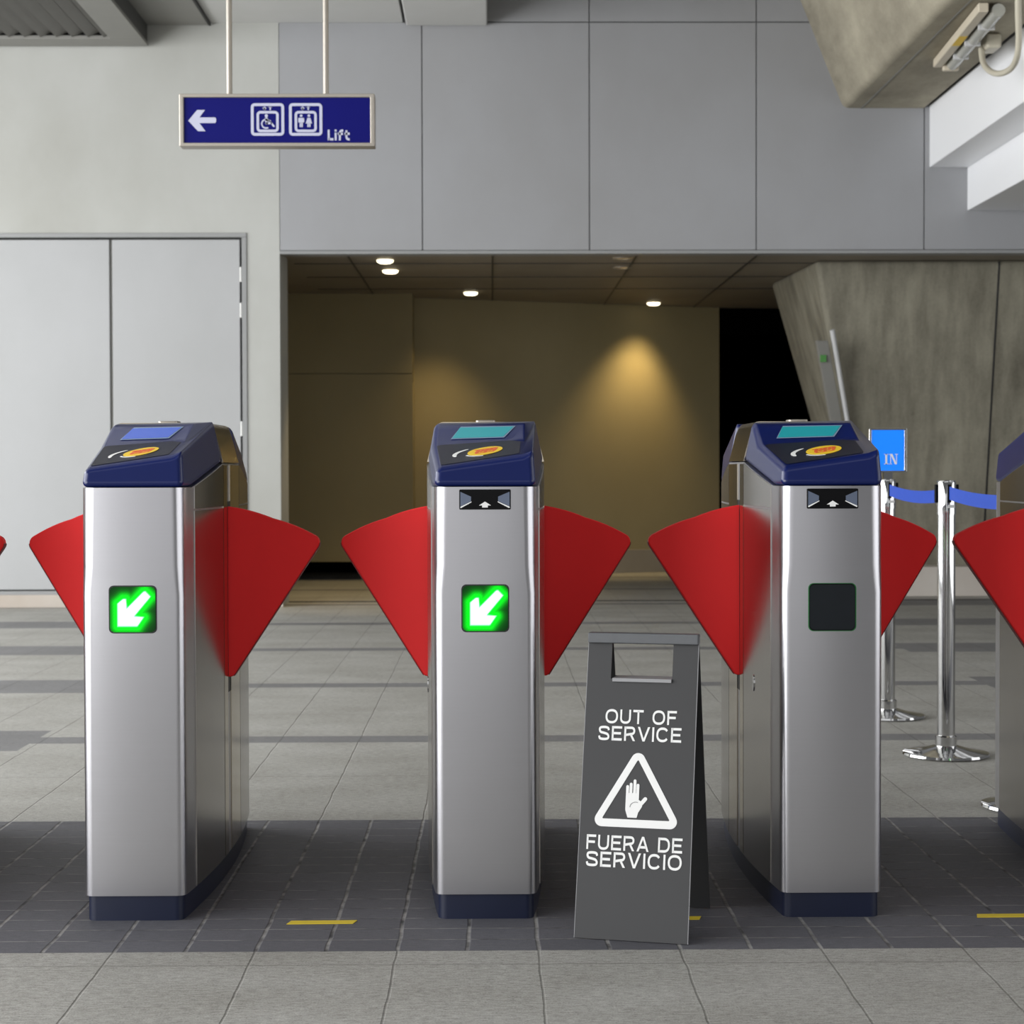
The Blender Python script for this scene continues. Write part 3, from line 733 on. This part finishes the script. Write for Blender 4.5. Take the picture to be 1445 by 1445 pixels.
def gate(x, label, slot, screen, lcd, knob=False):
    g = thing('ticket_gate', label, 'ticket gate', (x, 4.5, 0), group='row of ticket gates')
    link('body', body_bm(0.062), M['steel'], g, smooth=True)
    link('plinth', body_bm(0.0, 0.062, 0.007), M['plinth'], g, smooth=True)
    # the reader cap at each end, the second one turned to face the other side
    for e in (0, 1):
        cap = link('reader_cap', cap_bm(), M['blue'], g, bevel=0.015, seg=5, angle=14)
        if e: cap.location = (0, L, 0); cap.rotation_euler = (0, 0, math.pi)
        mat_l = M[lcd]
        # reader surface, display and card emblem lie on the cap
        bm = bmesh.new()
        poly = [(-0.108, 0.032), (0.084, 0.032), (0.090, 0.176), (0.062, 0.207), (-0.126, 0.285)]
        bm.faces.new([bm.verts.new((a_, b_, rp(a_, b_) + 0.0010)) for a_, b_ in fillet(poly, 0.01, 4)])
        link('reader_surface', bm, M['black_blue'], cap)
        # display plane L1-K-T-L2
        p0 = Vector(L1); e1 = (Vector(K) - p0); e1n = e1.normalized(); nrm = e1.cross(Vector(Tp) - p0).normalized()
        if nrm.z < 0: nrm = -nrm
        def dp(x_, z_):          # point on the display plane at given x and z
            # solve y from the plane equation
            y_ = p0.y - (nrm.x * (x_ - p0.x) + nrm.z * (z_ - p0.z)) / nrm.y
            return Vector((x_, y_, z_)) + nrm * 0.0018
        quad = [(-0.086, 1.1845), (0.046, 1.1875), (0.074, 1.2145), (-0.066, 1.2135)]
        bm = bmesh.new(); bm.faces.new([bm.verts.new(dp(*q)) for q in quad]); o = link('display', bm, mat_l, cap)
        bm = bmesh.new(); fr = [(-0.090, 1.1825), (0.049, 1.1855), (0.079, 1.2165), (-0.064, 1.2165)]
        bm.faces.new([bm.verts.new(dp(*q) - nrm * 0.0005) for q in fr]); link('bezel', bm, M['lcdframe'], cap)
        def onr(zo): return lambda u, v_, w_: (u, v_, rp(u, v_) + 0.0018 + zo + w_)
        em = Vector((0.0, 0.118))
        bm = bmesh.new(); prism(bm, disc(em.x, em.y, 0.044, 0.044, 36), 0.0008, onr(0)); link('card_emblem', bm, M['yellow'], cap)
        bm = bmesh.new()
        for k in range(5):
            prism(bm, capsule((em.x - 0.022 + k * 0.011, em.y - 0.012 + 0.006 * (k % 2)), (em.x - 0.016 + k * 0.011, em.y + 0.014 - 0.005 * (k % 2)), 0.0045, 4), 0.0004, onr(0.0009))
        prism(bm, capsule((em.x - 0.024, em.y + 0.018), (em.x + 0.024, em.y + 0.018), 0.003, 4), 0.0004, onr(0.0009))
        prism(bm, capsule((em.x - 0.022, em.y - 0.02), (em.x + 0.02, em.y - 0.02), 0.003, 4), 0.0004, onr(0.0009))
        link('emblem_print', bm, M['orange'], cap)
        bm = bmesh.new(); n = 16
        for k in range(n):
            def pt(kk, r_): a_ = R(118 + 82 * kk / n); return (em.x - 0.012 + r_ * 1.15 * math.cos(a_), em.y + r_ * math.sin(a_))
            w1, w2 = 0.0045 * math.sin(math.pi * k / n) ** .4 + .0008, 0.0045 * math.sin(math.pi * (k + 1) / n) ** .4 + .0008
            prism(bm, [pt(k, 0.056 - w1), pt(k + 1, 0.056 - w2), pt(k + 1, 0.056 + w2), pt(k, 0.056 + w1)], 0.0006, onr(0))
        link('emblem_swoosh', bm, M['white'], cap); bm = bmesh.new()
        for k in range(8):
            def pt(kk, r_): a_ = R(205 + 60 * kk / 8); return (em.x + r_ * math.cos(a_), em.y + r_ * math.sin(a_))
            prism(bm, [pt(k, 0.049), pt(k + 1, 0.049), pt(k + 1, 0.053), pt(k, 0.053)], 0.0006, onr(0))
        link('emblem_swoosh', bm, M['white'], cap)
    # steel lid between the caps
    bm = bmesh.new(); prof = []
    h0, h1 = half(0.5) + 0.001, 0.134
    prof = fillet([(-h0, 1.1255), (h0, 1.1255), (h1 + 0.004, 1.20), (h1 - 0.006, 1.232), (-h1 + 0.006, 1.232), (-h1 - 0.004, 1.20)], [0, 0, 0.03, 0.02, 0.02, 0.03], 4)
    prism(bm, prof, 0.298, lambda u, v_, w_: (u, 0.451 + w_, v_)); link('lid', bm, M['steel_mid'], g, smooth=True)
    bm = bmesh.new(); prism(bm, rrect(-0.026, 0.026, 0.50, 0.56, 0.008), 0.007, lambda u, v_, w_: (u, v_, 1.2315 + w_)); link('lid_lock', bm, M['alu'], g, bevel=0.002)
    for sd in (-1, 1):
        for yr in (0, 1):
            ys = [0.105, 0.14, 0.20, 0.28, 0.36, 0.445]; 
            if yr: ys = [L - q for q in ys[::-1]]
            link('side_panel', panel_bm(sd, ys, 0.064, lambda y: 1.003), M['steel_side'], g, smooth=True)
            link('upper_side_panel', panel_bm(sd, ys, 1.008, lambda y: ztop(y) - 0.002), M['steel_side'], g, smooth=True)
        link('centre_panel', panel_bm(sd, [0.452, 0.48, 0.508], 0.064, lambda y: 1.118), M['steel_mid'], g, smooth=True)
        link('centre_panel', panel_bm(sd, [0.560, 0.60, 0.65, 0.70, 0.748], 0.064, lambda y: 1.118), M['steel_mid'], g, smooth=True)
        link('flap_slot', panel_bm(sd, [0.513, 0.535, 0.555], 0.50, lambda y: 1.02, 0.001), M['seam'], g)
        # swinging flap, a little swept back
        bm = bmesh.new(); tk = 0.030; sw = 0.30
        prism(bm, FLAP, tk, lambda u, v_, w_: (sd * (half(0.6) + u), 0.520 + w_ + sw * max(u, 0), v_))
        fl = link('flap', bm, M['red'], g, bevel=0.004, seg=2, angle=40)
        bm = bmesh.new()
        rim = [q for q in FLAP if q[0] >= 0.012]
        for q, q2 in zip(rim, rim[1:]):
            if max(q[1], q2[1]) < 0.905 and q[0] < 0.255:
                def mp(pq, w_, o_): return (sd * (half(0.6) + pq[0] + o_ * 0.8), 0.520 + w_ + sw * pq[0], pq[1] - o_ * 0.6)
                hexa(bm, [mp(q, 0.004, 0), mp(q2, 0.004, 0), mp(q2, 0.026, 0), mp(q, 0.026, 0), mp(q, 0.004, .0025), mp(q2, 0.004, .0025), mp(q2, 0.026, .0025), mp(q, 0.026, .0025)])
        if len(bm.verts): link('edge_strip', bm, M['red_edge'], fl)
        else: bm.free()
    bm = bmesh.new(); lathe(bm, [(0, 0), (0.012, 0), (0.012, 0.006), (0.007, 0.009), (0, 0.009)], 16)
    lk = link('key_lock', bm, M['chrome'], g, smooth=True); lk.rotation_euler = (0, R(-90), 0); lk.location = (-half(0.30) - 0.001, 0.30, 0.545); lk.scale = (1.8, 1, 0.45)
    # front face fittings (and the same on the far end)
    for e in (0, 1):
        if e == 0: st = slot; sc = screen
        else: st = True; sc = True
        y_ = 0.0; 
        def put(o):
            if e: o.location = (0, L, 0); o.rotation_euler = (0, 0, math.pi)
            return o
        bm = bmesh.new(); prism(bm, rrect(-0.0585, 0.0585, 0.765 - 0.0585, 0.765 + 0.0585, 0.012), 0.0016, xz(0)); bz = put(link('screen_bezel', bm, M['seam'] if sc else M['black'], g))
        if sc:
            o = bpy.data.objects.new('led_screen', LED); C.objects.link(o); o.parent = bz; o.location = (0, 0, 0.765)
            o['label'] = 'lit green screen with a white arrow pointing down left'
        else:
            bm = bmesh.new(); prism(bm, rrect(-0.055, 0.055, 0.765 - 0.055, 0.765 + 0.055, 0.012), 0.001, xz(-0.0016)); o = link('led_screen', bm, M['offscreen'], bz)
            o['label'] = 'blank dark screen'
            bm = bmesh.new()
            ring_prism(bm, rrect(-0.0590, 0.0590, 0.765 - 0.0590, 0.765 + 0.0590, 0.013), rrect(-0.0565, 0.0565, 0.765 - 0.0575, 0.765 + 0.0575, 0.012), 0.0019, xz(0))
            link('screen_rim', bm, plain('green_screen_rim', (24, 96, 44), 0.4), bz)  # plain green ring around the blank screen
        if st:
            zc = 1.031
            bm = bmesh.new(); prism(bm, rrect(-0.063, 0.063, zc - 0.0245, zc + 0.0245, 0.003), 0.005, xz(0)); sl = put(link('card_slot', bm, M['black'], g, bevel=0.0015))
            bm = bmesh.new(); Y0 = xz(-0.005)
            prism(bm, [(-0.060, zc - 0.017), (-0.060, zc + 0.019), (-0.034, zc + 0.007), (-0.034, zc - 0.004)], 0.001, Y0)
            link('slot_cheek', bm, M['silver'], sl); bm = bmesh.new()
            prism(bm, [(0.060, zc - 0.017), (0.060, zc + 0.019), (0.032, zc + 0.007), (0.032, zc - 0.004)], 0.001, Y0)
            link('slot_cheek', bm, M['silver'], sl)
            bm = bmesh.new()
            prism(bm, [(-0.060, zc - 0.0205), (-0.058, zc - 0.0205), (-0.033, zc - 0.0065), (-0.033, zc - 0.0045), (-0.060, zc - 0.0175)], 0.0014, Y0)
            link('cheek_edge', bm, M['white'], sl); bm = bmesh.new()
            prism(bm, [(0.060, zc - 0.0205), (0.058, zc - 0.0205), (0.031, zc - 0.0065), (0.031, zc - 0.0045), (0.060, zc - 0.0175)], 0.0014, Y0)
            link('cheek_edge', bm, M['white'], sl); bm = bmesh.new()
            prism(bm, [(-0.015, zc - 0.0145), (0, zc - 0.005), (0.015, zc - 0.0145), (0.007, zc - 0.0145), (0.007, zc - 0.0195), (-0.007, zc - 0.0195), (-0.007, zc - 0.0145)], 0.0014, Y0)
            link('slot_arrow', bm, M['white'], sl)
    if knob:
        bm = bmesh.new(); lathe(bm, [(0, 0), (0.012, 0), (0.012, 0.018), (0.006, 0.024), (0, 0.024)], 16)
        o = link('side_knob', bm, M['chrome'], g, smooth=True); o.rotation_euler = (0, R(-90), 0); o.location = (-half(0.5) + 0.008, 0.50, 1.155)
    return g
GX = [-1.748, -0.878, -0.018, 0.832, 1.682]
gate(GX[0], 'ticket gate mostly cut off at left picture edge, only its red flap tip showing', True, True, 'teal')
gate(GX[1], 'left steel ticket gate with green arrow, blue display and no card slot', False, True, 'lcdblue', True)
gate(GX[2], 'middle steel ticket gate with card slot, teal display and green arrow', True, True, 'teal')
gate(GX[3], 'right steel ticket gate with a dark blank screen below its card slot', True, False, 'teal')
gate(GX[4], 'ticket gate cut off at right picture edge beside the belt posts', True, True, 'teal')

# ------------------------------------------------------------------ out of service A-frame board
PW, PH = 0.268, 0.722
ab = thing('floor_sign', 'charcoal folding board reading OUT OF SERVICE in front of the gates', 'floor sign', (0.366, 4.452, 0), R(-15))
TILT = math.atan(0.18 / 0.70)
def board_panel(name, mat, front):
    bm = bmesh.new(); u0, u1 = -PW / 2, PW / 2; hx0, hx1, hz0, hz1 = u0 + 0.215 * PW, u0 + 0.775 * PW, 0.852 * PH, 0.972 * PH
    box(bm, u0, u1, 0, 0.006, 0, hz0); box(bm, u0, hx0, 0, 0.006, hz0, PH); box(bm, hx1, u1, 0, 0.006, hz0, PH); box(bm, hx0, hx1, 0, 0.006, hz1, PH)
    bmesh.ops.remove_doubles(bm, verts=bm.verts[:], dist=1e-5)
    o = link(name, bm, mat, ab)
    sg = -1 if front else 1
    if front: o.location = (0, -0.18, 0.002); o.rotation_euler = (-TILT, 0, 0)
    else: o.location = (0, 0.18, 0.002); o.rotation_euler = (TILT, 0, 0)
    return o
fp = board_panel('front_panel', M['board'], True)
rpn = board_panel('rear_panel', M['board_in'], False)
bm = bmesh.new(); box(bm, -PW / 2 - 0.001, PW / 2 + 0.001, -0.016, 0.016, 0.682, 0.707); link('hinge_bar', bm, M['board_edge'], ab, bevel=0.003)
bm = bmesh.new(); zl = 0.852 * PH * math.cos(TILT)
box(bm, -PW / 2 + 0.235 * PW, -PW / 2 + 0.77 * PW, -0.034, 0.034, zl - 0.004, zl + 0.004); link('handle_lip', bm, M['lip'], ab)
bm = bmesh.new()
for k in range(4):
    xx = -PW / 2 + PW * (0.235 + 0.15 * k); box(bm, xx, xx + 0.014, -0.0008, 0.001, 0.852 * PH - 0.004, 0.852 * PH + 0.0005)
link('handle_tab', bm, M['lip'], fp)
bm = bmesh.new()
for sx in (-1, 1):
    x_ = sx * (PW / 2 + 0.0002); box(bm, min(x_, x_ + sx * 0.0012), max(x_, x_ + sx * 0.0012), 0, 0.006, 0, PH)
link('panel_edge', bm, M['lip'], fp)
def U(f): return (f - 0.5) * PW
def Z(f): return f * PH
text_mesh('lettering', 'OUT OF', U(.185), U(.83), Z(.702), Z(.749), -0.0012, M['white'], fp)
text_mesh('lettering', 'SERVICE', U(.128), U(.878), Z(.645), Z(.693), -0.0012, M['white'], fp)
text_mesh('lettering', 'FUERA DE', U(.068), U(.925), Z(.286), Z(.334), -0.0012, M['white'], fp)
text_mesh('lettering', 'SERVICIO', U(.072), U(.925), Z(.231), Z(.280), -0.0012, M['white'], fp)
bm = bmesh.new()
o3 = fillet([(U(.085), Z(.362)), (U(.915), Z(.362)), (U(.5), Z(.630))], 0.017, 8)
i3 = fillet([(U(.195), Z(.388)), (U(.805), Z(.388)), (U(.5), Z(.585))], 0.002, 8)
ring_prism(bm, o3, i3, 0.001, xz(-0.0002)); link('warning_triangle', bm, M['white'], fp)
bm = bmesh.new(); hx, hz = U(.5), Z(.394)
def hp(a, b): return (hx + a * 0.001, hz + b * 0.001)
prism(bm, fillet([hp(-20, 0), hp(2, 0), hp(5, 12), hp(14, 27), hp(14, 36), hp(4, 44), hp(4, 58), hp(-26, 58), hp(-26, 18)], [0.001, 0.001, .004, .003, .002, .004, .001, .001, .008][:9], 4), 0.001, xz(-0.0002))
for a, t0 in ((-22.6, 73), (-14.4, 79), (-5.4, 87), (2.2, 77)): 
    prism(bm, capsule(hp(a, 45), hp(a, t0), 0.0034), 0.001, xz(-0.0003))
prism(bm, capsule(hp(7, 28), hp(21, 45), 0.0046), 0.001, xz(-0.0003))
link('hand_symbol', bm, M['white'], fp)
bm = bmesh.new()
pts_ = [hp(-5 + 14 * math.cos(R(a)) + 4, 25 + 12 * math.sin(R(a))) for a in range(180, 60, -12)]
for q, q2 in zip(pts_, pts_[1:]): prism(bm, capsule(q, q2, 0.0005, 3), 0.0004, xz(-0.0014))
link('hand_crease', bm, M['board'], fp)

# ------------------------------------------------------------------ yellow floor tape
for (xa, xb, y, lab) in ((-0.503, -0.334, 4.478, 'yellow tape strip on dark tiles between left and middle gates'),
                         (0.338, 0.512, 4.50, 'yellow tape strip mostly hidden behind the charcoal folding board'),
                         (1.188, 1.360, 4.51, 'yellow tape strip on dark tiles at right picture edge')):
    bm = bmesh.new(); prism(bm, [(xa, y - 0.019), (xb - 0.008, y - 0.016), (xb, y + 0.016), (xa + 0.008, y + 0.014)], 0.0012, lambda u, v_, w_: (u, v_, 0.0004 + w_))
    o = link('floor_tape', bm, M['tape']); o['label'] = lab; o['category'] = 'tape'; o['group'] = 'yellow tape strips'

# ------------------------------------------------------------------ chrome belt posts
def post(x, y, label, belt_to=None, sign=False):
    p = thing('belt_post', label, 'barrier post', (x, y, 0), group='chrome belt posts')
    bm = bmesh.new(); lathe(bm, [(0, 0.001), (0.160, 0.001), (0.166, 0.006), (0.163, 0.014), (0.150, 0.018), (0.09, 0.027), (0.045, 0.040), (0, 0.040)], 48); link('base', bm, M['chrome'], p, smooth=True)
    bm = bmesh.new(); lathe(bm, [(0, 0.03), (0.041, 0.03), (0.041, 0.075), (0.036, 0.08), (0, 0.08)], 32); link('collar', bm, M['chrome'], p, smooth=True)
    bm = bmesh.new(); lathe(bm, [(0, 0.07), (0.034, 0.07), (0.034, 0.93), (0, 0.93)], 40); link('pole', bm, M['chrome'], p, smooth=True)
    bm = bmesh.new(); lathe(bm, [(0, 0.93), (0.0365, 0.93), (0.0365, 1.052), (0.033, 1.060), (0, 1.062)], 40); link('head', bm, M['chrome'], p, smooth=True)
    for (dx, dy) in ((-0.038, 0), (0.038, 0), (0, -0.038), (0, 0.038)):
        bm = bmesh.new(); box(bm, dx - 0.008, dx + 0.008, dy - 0.008, dy + 0.008, 0.975, 1.045); link('belt_clip', bm, M['black'], p, bevel=0.003)
    bx('post_label', M['labelgrey'], p, -0.004, 0.022, -0.0385, -0.034, 0.955, 0.967)
    if belt_to:
        dx, dy, dz = belt_to; bm = bmesh.new(); n = 16; hgt = 0.05; rows = []
        dirv = Vector((dx, dy, 0)).normalized(); nv = Vector((-dirv.y, dirv.x, 0)) * 0.001
        for k in range(n + 1):
            t_ = k / n; c = dirv * 0.04 + Vector((dx, dy, 0)) * t_ * (1 - 0.075 / math.hypot(dx, dy)) ; z = 1.012 + dz * t_ - 0.018 * 4 * t_ * (1 - t_)
            rows.append([bm.verts.new(c + nv * s1 + Vector((0, 0, z + s2 * hgt / 2))) for s1, s2 in ((-1, -1), (-1, 1), (1, 1), (1, -1))])
        for a_, b_ in zip(rows, rows[1:]):
            for k in range(4): bm.faces.new((a_[k], a_[(k + 1) % 4], b_[(k + 1) % 4], b_[k]))
        bm.faces.new(rows[0]); bm.faces.new(rows[-1][::-1])
        link('belt', bm, M['belt'], p, smooth=False)
    if sign:
        x0_, x1_, z0_, z1_ = -0.085, 0.083, 1.090, 1.286
        bm = bmesh.new(); ring_prism(bm, rrect(x0_, x1_, z0_, z1_, 0.004), rrect(x0_ + .011, x1_ - .011, z0_ + .008, z1_ - .008, 0.002), 0.020, lambda u, v_, w_: (u, w_ - 0.010, v_))
        fr = link('sign_frame', bm, M['chrome'], p, bevel=0.002)
        bx('sign_face', M['signblue'], fr, x0_ + .011, x1_ - .011, -0.006, 0.006, z0_ + .008, z1_ - .008)
        bx('sign_stem', M['chrome'], fr, -0.02, 0.02, -0.008, 0.008, 1.055, 1.090)
        # IN in a high-contrast serif face
        bm = bmesh.new(); Y0 = xz(-0.0062); zb, zt = 1.126, 1.172
        def rc(a_, b_, c_, d_): prism(bm, [(a_, c_), (b_, c_), (b_, d_), (a_, d_)], 0.0008, Y0)
        ox = -0.018
        rc(ox + 0.006, ox + 0.014, zb, zt); rc(ox, ox + 0.020, zb, zb + 0.003); rc(ox, ox + 0.020, zt - 0.003, zt)
        n0 = ox + 0.024
        rc(n0 + 0.004, n0 + 0.007, zb, zt); rc(n0, n0 + 0.011, zb, zb + 0.003); rc(n0 + 0.030, n0 + 0.033, zb, zt); rc(n0 + 0.025, n0 + 0.038, zt - 0.003, zt); rc(n0, n0 + 0.010, zt - 0.003, zt)
        prism(bm, [(n0 + 0.004, zt), (n0 + 0.013, zt), (n0 + 0.033, zb), (n0 + 0.025, zb)], 0.0009, Y0)
        link('lettering', bm, M['white'], fr)
    return p
post(1.757, 8.17, 'chrome belt post carrying the blue IN sign behind the right gate', (-0.012, -1.11, -0.008), True)
post(1.745, 7.06, 'chrome belt post standing in the open between two blue belts', (0.012, -1.10, -0.012))
post(1.757, 5.96, 'chrome belt post at right edge, only its base edge showing beside the gate')
